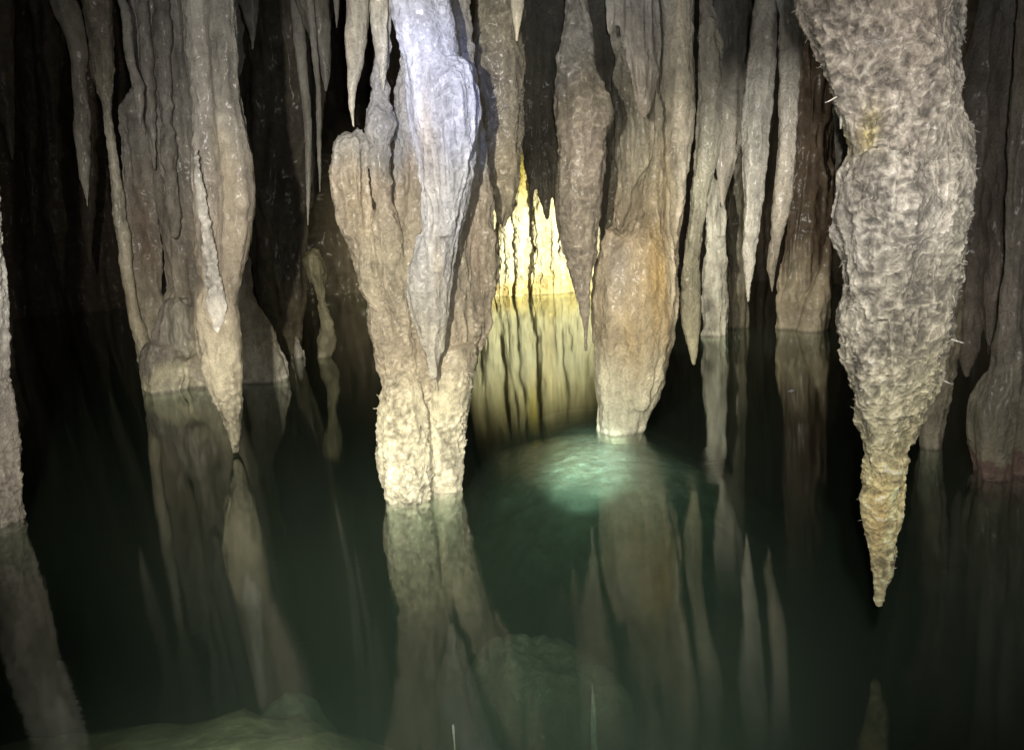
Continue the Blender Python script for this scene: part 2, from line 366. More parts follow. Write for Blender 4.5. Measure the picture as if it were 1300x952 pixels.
# ================================================================== CENTRAL COLUMN
Yg_ = cy(515, 640) + .2
g = empty('flowstone_column', tuple(atz(535, 640) + np.array([0, .2, 0])), label='large central flowstone column with bulging left shoulder and knobbly twin foot in the water', cat='flowstone column')
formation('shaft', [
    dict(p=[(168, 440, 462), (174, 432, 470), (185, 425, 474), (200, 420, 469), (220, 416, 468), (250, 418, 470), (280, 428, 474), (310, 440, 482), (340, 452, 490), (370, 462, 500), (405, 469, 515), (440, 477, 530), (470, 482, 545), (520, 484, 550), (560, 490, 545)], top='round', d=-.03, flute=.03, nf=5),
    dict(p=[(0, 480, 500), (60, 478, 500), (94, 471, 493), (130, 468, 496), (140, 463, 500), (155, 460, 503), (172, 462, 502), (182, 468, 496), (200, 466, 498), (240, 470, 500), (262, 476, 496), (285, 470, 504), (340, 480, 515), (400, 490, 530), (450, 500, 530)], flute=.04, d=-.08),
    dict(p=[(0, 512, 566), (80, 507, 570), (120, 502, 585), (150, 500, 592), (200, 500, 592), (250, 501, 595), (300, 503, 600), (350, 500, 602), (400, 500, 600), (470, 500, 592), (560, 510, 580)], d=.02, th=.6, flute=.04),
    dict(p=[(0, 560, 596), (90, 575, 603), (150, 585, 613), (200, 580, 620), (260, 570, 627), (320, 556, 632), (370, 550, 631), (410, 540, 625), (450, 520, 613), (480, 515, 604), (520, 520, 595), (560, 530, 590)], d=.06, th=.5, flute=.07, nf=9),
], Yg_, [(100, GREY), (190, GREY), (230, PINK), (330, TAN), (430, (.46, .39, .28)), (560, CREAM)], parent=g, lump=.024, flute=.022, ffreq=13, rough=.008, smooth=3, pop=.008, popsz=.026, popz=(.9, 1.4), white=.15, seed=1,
    stains_and_shade=[(452, 260, 26, 60, (.44, .36, .24), .5), (590, 330, 30, 80, (.25, .22, .17), .7), (610, 330, 14, 60, (.28, .2, .14), .5)])  # second patch paints the shade right of the hanging drapery
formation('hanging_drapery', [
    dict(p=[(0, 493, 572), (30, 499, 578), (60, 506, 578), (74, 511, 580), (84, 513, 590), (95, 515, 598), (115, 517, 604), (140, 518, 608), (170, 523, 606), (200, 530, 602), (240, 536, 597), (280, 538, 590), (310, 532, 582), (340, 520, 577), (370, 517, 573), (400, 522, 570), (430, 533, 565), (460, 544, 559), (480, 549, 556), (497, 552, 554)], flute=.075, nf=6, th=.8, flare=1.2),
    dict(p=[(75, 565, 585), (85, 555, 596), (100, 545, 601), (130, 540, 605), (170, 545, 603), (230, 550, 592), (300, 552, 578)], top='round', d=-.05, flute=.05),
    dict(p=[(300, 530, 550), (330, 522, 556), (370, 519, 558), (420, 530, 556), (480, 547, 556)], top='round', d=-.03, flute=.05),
], Yg_ - .20, [(0, (.52,.54,.64)), (170, (.52,.54,.62)), (300, (.55, .55, .56)), (420, PALE), (500, PALE)], parent=g, lump=.012, flute=.022, ffreq=17, rough=.0035, rfreq=40, white=.35, crev=.6, seed=2, label='white hanging drapery tinted with bluish torchlight',  # bluish torchlight is put into the colour of the upper part
    stains_and_shade=[(545, 180, 22, 60, (.45, .40, .34), .6), (560, 330, 12, 60, (.5, .42, .3), .4)])
foot1 = formation('foot', [
    dict(p=[(470, 497, 518), (478, 490, 528), (495, 484, 537), (530, 480, 545), (560, 479, 547), (600, 481, 550), (625, 487, 549), (642, 491, 547)], top='round', bot='water', d=-.12, flute=.04),
    dict(p=[(440, 550, 606), (480, 540, 602), (520, 541, 593), (560, 543, 590), (600, 544, 587), (632, 546, 584)], top='round', bot='water', d=-.02, flute=.03),
], Yg_, [(450, (.48, .41, .29)), (520, CREAM), (640, (.66, .62, .46))], parent=g, mat=M_ROUGH, lump=.012, flute=0, rough=.003, pop=.019, popsz=.034, white=.5, crev=.65, seed=3, smooth=3, label='cream foot covered in knobbly popcorn crust')
crust(foot1, 160, (.008, .028), (.003, .006), g, 'popcorn_crystals', (.02, .7), .55, (.72, .68, .56), 3)

# ================================================================== MID RIGHT COLUMN
Yj = cy(790, 557) + .2
j = empty('flowstone_column', tuple(atz(790, 557) + np.array([0, .2, 0])), label='orange stained flowstone column tapering into the green lit patch of water', cat='flowstone column')
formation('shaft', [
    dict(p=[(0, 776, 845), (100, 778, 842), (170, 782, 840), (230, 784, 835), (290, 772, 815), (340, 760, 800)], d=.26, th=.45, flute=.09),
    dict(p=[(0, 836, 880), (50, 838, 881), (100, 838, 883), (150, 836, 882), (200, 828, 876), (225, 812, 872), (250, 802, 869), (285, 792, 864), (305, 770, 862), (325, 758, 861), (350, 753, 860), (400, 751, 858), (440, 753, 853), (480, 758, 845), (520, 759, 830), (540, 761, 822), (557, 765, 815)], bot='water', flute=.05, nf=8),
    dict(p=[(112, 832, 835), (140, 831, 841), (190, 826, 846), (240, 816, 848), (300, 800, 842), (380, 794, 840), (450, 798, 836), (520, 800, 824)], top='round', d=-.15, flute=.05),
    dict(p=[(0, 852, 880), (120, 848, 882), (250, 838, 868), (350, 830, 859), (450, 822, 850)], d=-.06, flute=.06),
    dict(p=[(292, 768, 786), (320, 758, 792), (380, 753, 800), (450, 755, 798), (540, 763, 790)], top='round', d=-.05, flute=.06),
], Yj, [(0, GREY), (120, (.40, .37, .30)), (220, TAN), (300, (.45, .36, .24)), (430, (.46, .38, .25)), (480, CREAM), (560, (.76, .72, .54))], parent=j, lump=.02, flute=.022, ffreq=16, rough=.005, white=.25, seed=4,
    stains_and_shade=[(800, 160, 30, 110, (.15, .14, .105), .95), (828, 360, 20, 90, (.46, .32, .13), .75), (800, 430, 18, 50, (.48, .34, .15), .45), (845, 250, 12, 60, (.58, .44, .24), .5), (862, 150, 14, 140, (.60, .54, .42), .85), (850, 330, 9, 120, (.62, .54, .38), .6), (775, 340, 16, 40, (.38, .34, .28), .7)])  # first patch paints the shade on the recessed upper left
formation('hanging_drapery', [
    dict(p=[(0, 786, 836), (40, 790, 838), (75, 797, 838), (110, 803, 834), (138, 808, 828), (147, 813, 822)], flute=.1, nf=9, th=.5),
    dict(p=[(0, 768, 784), (30, 769, 783), (44, 771, 777)], flute=.1, th=.8),
    dict(p=[(0, 782, 800), (40, 784, 802), (60, 788, 800)], flute=.1, th=.7),
], Yj - .12, [(0, (.42, .41, .40)), (150, (.36, .31, .25))], parent=j, lump=.008, flute=.02, ffreq=20, rough=.002, seed=5, label='grey fluted drapery hanging beside the shaft top')

formation('stalactite', [
    dict(p=[(0, 716, 746), (30, 713, 751), (60, 710, 754), (100, 706, 757), (125, 705, 762), (160, 705, 768), (200, 710, 768), (250, 707, 765), (300, 710, 760), (330, 716, 757), (360, 725, 752), (400, 738, 748), (445, 743, 745)], flute=.05),
    dict(p=[(60, 722, 748), (95, 724, 758), (113, 726, 768), (122, 728, 774), (140, 728, 778), (160, 729, 776), (178, 728, 768), (230, 730, 764), (300, 728, 755)], top='round', d=-.04, flute=.06),
], Yj - .22, [(80, (.30, .29, .27)), (130, (.31,.27,.21)), (445, (.38, .32, .24))], mat=M_ROUGH, lump=.012, flute=.008, rough=.006, worm=.007, wfreq=22, white=.3, seed=6, smooth=4,
    stains_and_shade=[(745, 200, 25, 50, (.36, .3, .25), .6)],
    label='rough brown stalactite with rounded knob, just left of the orange stained column', cat='stalactite', group=HANG)

formation('stalactite', [
    dict(p=[(0, 606, 669), (40, 603, 668), (80, 600, 668), (120, 606, 667), (160, 611, 666), (200, 614, 662), (230, 618, 658), (250, 627, 655), (270, 631, 650), (287, 637, 641)], flute=.05),
    dict(p=[(180, 612, 640), (215, 615, 638), (240, 626, 644), (265, 628, 642), (283, 632, 638)], top='round', d=-.04, flute=.05)
], Yg_ + .35, [(0, (.25, .23, .18)), (150, (.28, .245, .18)), (290, (.42, .36, .24))], mat=M_ROUGH, lump=.012, flute=.006, rough=.006, worm=.007, wfreq=24, white=.35, seed=7, smooth=4,
    label='broad rough brown stalactite ending just above the yellow lit flowstone', cat='stalactite', group=HANG)
formation('stalactite', [dict(p=[(0, 648, 667), (20, 650, 664), (38, 653, 660), (53, 655, 657)])], Yg_ + .12, [(0, PALE), (60, CREAM)], lump=.003, flute=.006, rough=.003, white=.4, seed=8,
    label='small pale pointed stalactite in front of the broad rough brown one', cat='stalactite', group=HANG)

# dark curtain behind between the brown stalactite and the orange column
formation('drapery', [
    dict(p=[(0, 650, 690), (80, 653, 688), (150, 658, 686), (207, 664, 684), (225, 667, 682), (245, 669.5, 680), (265, 671, 677), (285, 671, 675), (301, 672, 673.5)], th=.6, flute=.05, nf=9),
    dict(p=[(0, 676, 712), (150, 678, 708), (200, 678, 706), (245, 682, 702), (262, 688, 698.5), (278, 693, 695.5)], th=.6, flute=.05),
    dict(p=[(0, 695, 735), (150, 700, 728), (252, 702, 724), (270, 706, 720), (285, 708, 716), (300, 710, 712)], th=.6, flute=.05),
    dict(p=[(0, 740, 850), (200, 745, 845), (260, 755, 830), (320, 765, 800)], th=.4, flute=.07, nf=11),
], Yj + .75, [(0, (.24, .23, .20)), (300, (.20, .17, .11))], mat=M_SMOOTH, lump=.01, flute=.012, rough=.003, vox=.0012, smooth=2, seed=9,
    label='dim olive drapery hanging behind the gap above the yellow lit flowstone', cat='drapery')

# ================================================================== YELLOW LIT FLOWSTONE FAR BACK
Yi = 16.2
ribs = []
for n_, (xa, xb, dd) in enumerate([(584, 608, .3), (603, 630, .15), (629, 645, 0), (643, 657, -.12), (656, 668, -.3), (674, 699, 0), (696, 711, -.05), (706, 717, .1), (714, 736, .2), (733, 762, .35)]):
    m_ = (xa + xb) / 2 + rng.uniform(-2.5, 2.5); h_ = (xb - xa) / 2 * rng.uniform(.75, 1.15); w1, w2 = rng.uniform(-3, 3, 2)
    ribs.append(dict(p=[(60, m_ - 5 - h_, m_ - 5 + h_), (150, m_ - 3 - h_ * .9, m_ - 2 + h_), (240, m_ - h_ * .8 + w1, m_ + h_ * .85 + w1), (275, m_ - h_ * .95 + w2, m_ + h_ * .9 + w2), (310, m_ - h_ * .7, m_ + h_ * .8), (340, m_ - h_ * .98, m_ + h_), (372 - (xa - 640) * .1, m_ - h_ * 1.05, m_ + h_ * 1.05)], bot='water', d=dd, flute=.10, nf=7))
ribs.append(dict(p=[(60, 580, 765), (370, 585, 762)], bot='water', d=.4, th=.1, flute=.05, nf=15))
formation('lit_flowstone', ribs, Yi, [(60, (.16, .13, .05)), (170, (.34, .28, .12)), (230, (.62, .56, .34)), (290, (.74, .70, .54)), (350, (.72, .68, .50)), (372, (.6, .5, .24))], vox=.0009, smooth=2, sc=2.0, lump=.05, flute=.05, ffreq=9, rough=.012, crev=.65, seed=10,  # colour darkens upward so the torchlight seems to fade
    stains_and_shade=[(640, 366, 30, 9, (.42, .30, .10), .7), (700, 352, 14, 12, (.42, .32, .10), .6), (690, 300, 8, 50, (.55, .42, .2), .5), (664, 225, 7, 30, (.62, .50, .08), .8)],
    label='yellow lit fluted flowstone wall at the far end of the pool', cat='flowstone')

# ================================================================== LEFT CLUSTER
Yb = cy(250, 495) + .25
b = empty('flowstone_column', tuple(atz(250, 495) + np.array([0, .25, 0])), label='wide ribbed grey brown column group standing in the water at left', cat='flowstone column')
formation('edge_rib', [
    dict(p=[(0, 105, 142), (50, 112, 143), (90, 114, 145), (112, 122, 144), (125, 128, 142), (150, 131, 143), (180, 134, 146), (240, 141, 156), (270, 142, 158), (300, 148, 165), (350, 155, 169), (400, 163, 177), (440, 173, 192), (470, 178, 200), (500, 182, 204)], bot='water', flute=.05),
], Yb - .05, [(0, (.2, .18, .15)), (110, (.34, .31, .25)), (150, PALE), (350, (.46, .40, .28)), (500, CREAM)], parent=b, lump=.006, flute=.01, rough=.005, white=.5, seed=11, sc=1.2, label='thin pale outer rib')
formation('panel', [
    dict(p=[(0, 168, 195), (100, 170, 195), (150, 147, 192), (170, 148, 196), (250, 152, 201), (320, 160, 208), (400, 170, 206), (440, 180, 222), (490, 184, 230)], bot='water', th=.35, d=.12, flute=.05),
    dict(p=[(0, 165, 236), (60, 168, 240), (100, 172, 246), (160, 180, 248), (220, 192, 252), (300, 206, 264), (360, 210, 272), (400, 206, 292), (450, 214, 312), (491, 234, 313)], bot='water', th=.6, flute=.08, nf=9),
    dict(p=[(0, 220, 300), (60, 225, 303), (110, 228, 304), (150, 232, 309), (200, 236, 316), (245, 240, 320), (280, 245, 320), (320, 255, 314), (380, 262, 305)], th=.5, flute=.06),
    dict(p=[(0, 196, 214), (90, 199, 217), (180, 206, 222), (250, 213, 226), (300, 219, 226)], d=-.28, flute=.08),
    dict(p=[(0, 172, 188), (80, 176, 194), (150, 184, 198), (215, 191, 199)], d=-.25, flute=.08),
    dict(p=[(378, 218, 232), (392, 210, 246), (420, 208, 252), (450, 214, 250)], top='round', d=-.25, flute=.12),
    dict(p=[(260, 262, 300), (300, 262, 316), (350, 266, 319), (390, 272, 327), (430, 286, 346), (460, 300, 361), (488, 306, 363)], top='round', bot='water', th=.7, d=.05, flute=.07, nf=9),
], Yb, [(0, (.30, .29, .28)), (150, (.30, .28, .25)), (300, (.30, .26, .20)), (420, (.44, .39, .28)), (495, PALE)], parent=b, lump=.03, flute=.045, ffreq=12, rough=.006, pop=.008, popsz=.03, popz=(.15, .8), white=.3, seed=12,
    stains_and_shade=[(180, 300, 20, 60, (.28, .21, .15), .7), (235, 410, 22, 30, (.6, .56, .46), .8), (340, 470, 30, 34, (.72, .68, .56), .9)])
formation('stub', [
    dict(p=[(436, 188, 226), (440, 184, 233), (448, 181, 237), (465, 180, 234), (480, 181, 237), (499, 184, 233)], top='round', bot='water', flute=.10, nf=5),
    dict(p=[(380, 205, 240), (420, 198, 244), (470, 195, 246), (499, 190, 244)], top='round', bot='water', d=.08, flute=.1),
], Yb - .22, [(430, (.36, .32, .26)), (450, CREAM), (500, PALE)], parent=b, lump=.035, flute=.012, rough=.007, white=.4, smooth=3, seed=13)
# crusted stalactite in front touching the water
Yc = cy(300, 573) + .06
c_ = empty('stalactite', tuple(atz(300, 572)), label='long crusted stalactite whose pointed tip just touches the water at left', cat='stalactite', group=HANG)
cone = formation('shaft', [
    dict(p=[(0, 231, 300), (60, 235, 302), (110, 240, 304), (150, 243, 311), (200, 245, 319), (240, 246, 324), (280, 248, 322), (320, 250, 314), (350, 250, 306), (390, 248, 299), (425, 250, 303), (440, 251, 306), (470, 257, 308), (500, 266, 307), (530, 280, 308), (555, 290, 306), (574, 294, 304)], flute=.05, th=.55, nf=8),
    dict(p=[(0, 262, 300), (110, 268, 304), (160, 272, 311), (200, 275, 318), (250, 277, 323), (300, 276, 318), (360, 276, 304), (430, 278, 296)], d=-.08, flute=.08, nf=6),
    dict(p=[(0, 233, 262), (150, 243, 272), (300, 250, 282), (420, 256, 284)], d=-.05, flute=.06),
    dict(p=[(350, 262, 280), (380, 250, 300), (430, 252, 304), (470, 259, 306), (530, 281, 306), (565, 293, 304)], top='round', d=-.08, flute=.03),
], Yc, [(0, (.30, .29, .27)), (140, (.28, .26, .23)), (300, (.36, .30, .23)), (400, (.42, .36, .26)), (480, (.56, .50, .36)), (573, CREAM)], parent=c_, mat=M_ROUGH, lump=.014, flute=.014, ffreq=16, rough=.004, pop=.011, popsz=.03, popz=(.55, .85), white=.3, seed=14,
    stains_and_shade=[(300, 240, 14, 60, (.5, .43, .31), .7), (285, 190, 8, 30, (.55, .48, .34), .5)])
formation('crystal_stripe', [
    dict(p=[(190, 245, 250), (250, 249, 262), (300, 255, 272), (350, 259, 280), (390, 264, 290), (410, 268, 284), (426, 272, 276)], top='round', d=-.19, th=.5, flute=.1),
], Yc, [(190, (.5, .47, .42)), (430, (.58, .54, .47))], parent=c_, mat=M_ROUGH, lump=.01, flute=0, rough=.004, pop=.014, popsz=.035, white=.5, seed=15, smooth=2)
formation('stalactite', [dict(p=[(0, 149, 163), (30, 156, 168), (60, 158, 169), (85, 162, 172), (110, 167, 184), (140, 171, 183), (169, 177, 180)])], Yb - .6, [(0, GREY), (170, (.34, .31, .27))], lump=.01, flute=.012, rough=.003, white=.3, seed=16,
    label='slim kinked grey stalactite beside the dark gap at upper left', cat='stalactite', group=HANG)
formation('stalactite', [dict(p=[(0, 63, 94), (25, 72, 102), (50, 84, 108), (75, 90, 111), (100, 93, 112), (150, 95, 114), (180, 96, 114), (200, 97, 113), (225, 101, 113), (245, 105, 112), (263, 110, 111)])], Yb + .3, [(0, (.26, .24, .21)), (170, (.28, .26, .22)), (263, (.5, .47, .38))], lump=.012, flute=.012, rough=.003, seed=17,
    label='long curved stalactite with pale tip hanging over black water at left', cat='stalactite', group=HANG)
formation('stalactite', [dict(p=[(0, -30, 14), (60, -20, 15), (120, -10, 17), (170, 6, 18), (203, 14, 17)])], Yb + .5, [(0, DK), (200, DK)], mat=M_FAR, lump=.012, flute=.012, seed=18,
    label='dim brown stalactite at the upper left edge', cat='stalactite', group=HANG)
for k, (pr, YY, lb) in enumerate([
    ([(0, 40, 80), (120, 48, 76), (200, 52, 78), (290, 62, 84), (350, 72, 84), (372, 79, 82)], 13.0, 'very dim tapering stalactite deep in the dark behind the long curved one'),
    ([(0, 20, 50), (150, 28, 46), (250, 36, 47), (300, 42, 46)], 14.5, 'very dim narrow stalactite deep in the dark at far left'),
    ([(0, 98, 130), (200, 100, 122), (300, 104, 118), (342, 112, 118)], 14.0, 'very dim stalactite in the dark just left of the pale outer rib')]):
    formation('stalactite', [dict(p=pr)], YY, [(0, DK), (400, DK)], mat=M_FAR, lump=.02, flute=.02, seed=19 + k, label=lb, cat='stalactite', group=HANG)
formation('stalactite', [dict(p=[(0, 302, 329), (15, 306, 328), (30, 311, 327), (45, 316, 325), (63, 320, 321)])], Yb - .8, [(0, GREY), (60, PALE)], lump=.004, flute=.01, rough=.003, white=.4, seed=22,
    label='short grey stalactite against the dark recess at top left', cat='stalactite', group=HANG)
# dark broad column
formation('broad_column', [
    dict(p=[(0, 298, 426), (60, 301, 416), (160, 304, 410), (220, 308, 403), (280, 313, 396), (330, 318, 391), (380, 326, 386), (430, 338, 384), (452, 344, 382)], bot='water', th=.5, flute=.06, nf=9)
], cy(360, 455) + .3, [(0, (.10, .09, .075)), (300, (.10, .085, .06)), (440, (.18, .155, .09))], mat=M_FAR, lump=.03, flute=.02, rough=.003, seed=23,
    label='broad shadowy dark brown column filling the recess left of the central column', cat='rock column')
formation('stalactite', [dict(p=[(0, 376, 419), (30, 388, 420), (60, 397, 420), (80, 403, 420), (100, 409, 419), (116, 413, 415)])], Yb + .2, [(0, (.24, .23, .20)), (110, GREY)], lump=.012, flute=.012, seed=24, th_=0,
    label='grey pointed stalactite on the upper right of the dark recess', cat='stalactite', group=HANG) if False else \
formation('stalactite', [dict(p=[(0, 376, 419), (30, 388, 420), (60, 397, 420), (80, 403, 420), (100, 409, 419), (116, 413, 415)])], Yb + .2, [(0, (.24, .23, .20)), (110, GREY)], lump=.012, flute=.012, seed=24,
    label='grey pointed stalactite on the upper right of the dark recess', cat='stalactite', group=HANG)
for k, (pr, YY, lb) in enumerate([
    ([(120, 401, 408), (180, 402, 408), (220, 404, 408), (244, 405.5, 406.5)], Yb, 'thin straw stalactite hanging lowest in the dark recess left of the central shoulder'),
    ([(160, 386, 396), (230, 388, 395), (262, 389, 393), (286, 390, 391.5)], Yb + .6, 'thin dim straw stalactite on the edge of the broad dark column'),
    ([(0, 423, 431), (20, 425, 430), (36, 427, 428)], Yb - .5, 'tiny straw stalactite at the top edge left of two pale pointed ones'),
    ([(0, 974, 984), (4, 976, 980), (8, 977, 979)], 6.4, 'tiny white straw tip at the top edge on the right')]):
    formation('straw_stalactite', [dict(p=pr, flute=0, flare=2.5)], YY, [(0, GREY), (300, PALE)], vox=.001, lump=.002, flute=0, rough=.002, seed=25 + k, label=lb, cat='stalactite', group=HANG)
formation('stalactite', [dict(p=[(0, 440, 468), (40, 437, 467), (80, 441, 462), (110, 442, 453), (140, 443, 450), (162, 448, 450)])], Yg_ + .25, [(0, (.40, .38, .34)), (160, PALE)], lump=.008, flute=.012, rough=.004, white=.3, seed=30,
    label='long pale stalactite pointing at the left shoulder of the central column', cat='stalactite', group=HANG)
formation('stalactite', [dict(p=[(0, 469, 493), (30, 468, 494), (60, 474, 495), (90, 480, 492), (114, 486, 488)])], Yg_ - .12, [(0, (.48, .46, .40)), (110, PALE)], lump=.008, flute=.012, rough=.004, white=.3, seed=31,
    label='short pale stalactite beside the white drapery tinted with bluish torchlight', cat='stalactite', group=HANG)
# dim hourglass column
formation('hourglass_column', [
    dict(p=[(314, 394, 402), (322, 386, 410), (335, 384, 414), (350, 390, 415), (365, 398, 414), (380, 402, 413), (398, 404, 415), (410, 404, 421), (430, 404, 424), (445, 404, 421), (457, 405, 418)], top='round', bot='water', flute=.05),
], cy(412, 456) + .15, [(310, (.40, .36, .20)), (460, (.55, .50, .32))], lump=.03, flute=.02, rough=.007, seed=32,
    label='slim hourglass shaped column standing in dark water left of the central column', cat='rock column')
for k, (pr, lb) in enumerate([([(428, 375, 378), (436, 373, 380), (450, 374, 384)], 'small pale stub at the waterline of the broad dark column, left one of two'),
                 ([(444, 383, 386), (450, 383, 388), (459, 384, 389)], 'small pale stub at the waterline of the broad dark column, right one of two')]):
    formation('stub', [dict(p=pr, top='round', bot='water')], cy(380, 455), [(420, (.5, .46, .36)), (460, PALE)], mat=M_ROUGH, lump=.006, flute=0, rough=.006, pop=.006, seed=34 + k, label=lb, cat='stalagmite', group='small stubs at the waterline')

# ================================================================== RIGHT MIDDLE GROUP
Yk = cy(908, 428) + .15
formation('stalactite', [dict(p=[(0, 886, 903), (60, 887, 916), (120, 887, 918), (200, 882, 912), (250, 876, 901), (300, 869, 893), (340, 866, 890), (380, 864, 890), (420, 868, 888), (445, 876, 885), (462, 879, 882)], flute=.08)], cy(880, 541),
    [(0, (.28, .27, .24)), (300, (.30, .28, .20)), (460, (.42, .38, .24))], lump=.014, flute=.02, rough=.004, pop=.008, popz=(.15, .45), seed=40,
    label='long dim ribbed stalactite just right of the orange stained column', cat='stalactite', group=HANG)
formation('stalactite', [dict(p=[(0, 900, 962), (60, 905, 958), (120, 906, 952), (170, 906, 945), (205, 908, 936), (235, 913, 926), (262, 915, 920)], flute=.1, nf=8, th=.6)], cy(905, 440),
    [(0, (.34, .33, .31)), (260, (.38, .34, .28))], lump=.014, flute=.02, rough=.004, seed=41,
    label='wide fluted grey stalactite hanging above the pale ringed column', cat='stalactite', group=HANG)
kk = formation('ringed_column', [
    dict(p=[(222, 905, 908), (240, 900, 916), (275, 896, 924), (310, 895, 922), (318, 897, 921), (330, 895, 922), (362, 892, 923), (395, 890, 926), (400, 892, 924), (428, 890, 926)], top='round', bot='water', flute=.05),
    dict(p=[(218, 914, 917), (240, 909, 920), (275, 905, 924), (300, 902, 922)], top='round', d=-.05)], Yk,
    [(210, (.5, .47, .38)), (300, (.72, .68, .56)), (428, (.72, .67, .52))], vox=.0012, smooth=3, lump=.01, flute=.02, ffreq=20, rough=.006, crev=.9, seed=42,
    label='pale fluted column with dark ring marks meeting the water right of the orange column', cat='rock column')
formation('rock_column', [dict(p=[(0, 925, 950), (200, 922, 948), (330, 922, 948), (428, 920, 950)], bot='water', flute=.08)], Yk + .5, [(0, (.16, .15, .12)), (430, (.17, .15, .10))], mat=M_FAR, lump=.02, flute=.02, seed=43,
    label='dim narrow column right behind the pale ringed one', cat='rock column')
formation('stalactite', [dict(p=[(0, 958, 987), (60, 950, 984), (100, 946, 982), (150, 943, 978), (200, 942, 975), (250, 943, 971), (300, 943, 964), (330, 945, 958), (360, 947, 953), (383, 949, 950)], flute=.06)], cy(948, 536),
    [(0, (.36, .35, .32)), (200, (.34, .32, .27)), (300, PALE), (383, PALE)], lump=.01, flute=.018, rough=.004, seed=44, white=.2,
    label='long grey stalactite with pale sharp tip, left of the two long neighbouring ones', cat='stalactite', group=HANG)
formation('stalactite', [dict(p=[(0, 986, 1024), (50, 991, 1019), (100, 990, 1015), (200, 987, 1010), (250, 983, 1005), (300, 978, 995), (340, 974, 987), (371, 979, 981)], flute=.06)], cy(975, 538),
    [(0, (.44, .44, .44)), (60, (.36, .34, .30)), (371, (.40, .34, .25))], lump=.008, flute=.016, rough=.004, seed=45,
    label='long smooth grey brown stalactite beside the black gap, leaning left at its tip', cat='stalactite', group=HANG)
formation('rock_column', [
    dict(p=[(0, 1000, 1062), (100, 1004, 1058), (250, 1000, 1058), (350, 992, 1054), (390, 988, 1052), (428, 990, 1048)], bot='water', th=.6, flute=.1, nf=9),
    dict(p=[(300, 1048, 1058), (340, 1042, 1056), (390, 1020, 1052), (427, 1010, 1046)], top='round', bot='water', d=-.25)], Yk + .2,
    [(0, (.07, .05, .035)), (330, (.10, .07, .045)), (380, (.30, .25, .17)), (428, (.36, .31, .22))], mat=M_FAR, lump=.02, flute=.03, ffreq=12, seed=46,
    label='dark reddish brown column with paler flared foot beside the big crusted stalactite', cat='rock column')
formation('stalactite', [dict(p=[(120, 1058, 1082), (165, 1060, 1080), (210, 1061, 1077), (235, 1060, 1070), (256, 1061, 1063)])], 3.6, [(0, GREY), (250, (.3, .28, .24))], lump=.006, flute=.01, seed=47,
    label='small smooth stalactite tucked behind the left edge of the big crusted one', cat='stalactite', group=HANG)

# ================================================================== BIG CRUSTED STALACTITE
Yl = 2.5
l_ = empty('crusted_stalactite', tuple(at(1115, 765, Yl)), label='huge rough stalactite covered in twisted crystals with yellow tip at right', cat='stalactite', group=HANG)
big = formation('shaft', [
    dict(p=[(0, 1026, 1226), (20, 1034, 1220), (50, 1044, 1214), (80, 1056, 1212), (120, 1068, 1215), (160, 1078, 1225), (190, 1087, 1228), (220, 1079, 1226), (260, 1065, 1223), (300, 1059, 1216), (330, 1066, 1213), (360, 1071, 1210), (400, 1070, 1207), (440, 1069, 1203), (480, 1074, 1194), (520, 1081, 1181), (545, 1088, 1167), (570, 1100, 1158), (600, 1102, 1155), (640, 1101, 1148), (680, 1105, 1138), (710, 1107, 1134), (735, 1110, 1125), (750, 1112, 1121), (767, 1114, 1117)], flute=.035, nf=5, flare=1.2, th=.8),
    dict(p=[(0, 1032, 1100), (80, 1058, 1112), (150, 1078, 1125), (185, 1086, 1120), (215, 1095, 1110)], d=-.03, flute=.06),
    dict(p=[(175, 1130, 1160), (200, 1090, 1200), (260, 1070, 1200), (330, 1075, 1180), (400, 1090, 1160)], top='round', d=-.06, flute=.05),
], Yl, [(0, (.58, .50, .42)), (150, (.58, .51, .42)), (300, (.57, .52, .44)), (450, (.60, .54, .41)), (560, (.64, .58, .36)), (640, (.78, .66, .32)), (767, (.85, .76, .42))], parent=l_, mat=M_ROUGH, lump=.045, flute=.010, ffreq=9, rough=.006, rfreq=26, worm=.0075, wfreq=22, pop=.010, popsz=.034, sc=.8, white=.75, crev=.65, seed=50, smooth=3, vox=.0015,
    stains_and_shade=[(1090, 170, 10, 26, (.62, .50, .22), .8), (1130, 30, 50, 60, (.52, .43, .35), .5), (1200, 60, 16, 60, (.36, .38, .36), .6), (1110, 660, 8, 60, (.62, .42, .16), .5), (1190, 300, 14, 80, (.40, .38, .28), .5)])
crust(big, 450, (.006, .020), (.0012, .0024), l_, 'helictite_crust', (.05, 2.5), 0, (.60, .56, .45), 5)
crust(big, 90, (.010, .024), (.0009, .0017), l_, 'edge_crystals', (.3, 2.3), .8, (.66, .63, .54), 6)
def hpath(a, b_, Y):
    a = at(*a, Y); b_ = at(*b_, Y); return [a + (b_ - a) * t + np.array([0, -.006 * math.sin(3 * t), .004 * math.sin(5 * t)]) for t in np.linspace(0, 1, 7)]
for pa, pb, lb in [((1072, 122), (1047, 129), 'curved white spike sticking out left'), ((1195, 431), (1226, 434), 'straight white spike pointing right, upper one'), ((1185, 482), (1210, 486), 'straight white spike pointing right, lower one')]:
    tubes('helictite', [hpath(pa, pb, Yl - .02)], [.0042], M_SMOOTH, (.8, .77, .66), l_, 8, label=lb)
formation('straw', [dict(p=[(125, 1064, 1072), (145, 1065, 1071), (165, 1066, 1069)], top='round', flute=0)], Yl, [(100, (.5, .48, .4)), (170, (.5, .48, .4))], parent=l_, lump=.001, flute=0, rough=.001, seed=51)

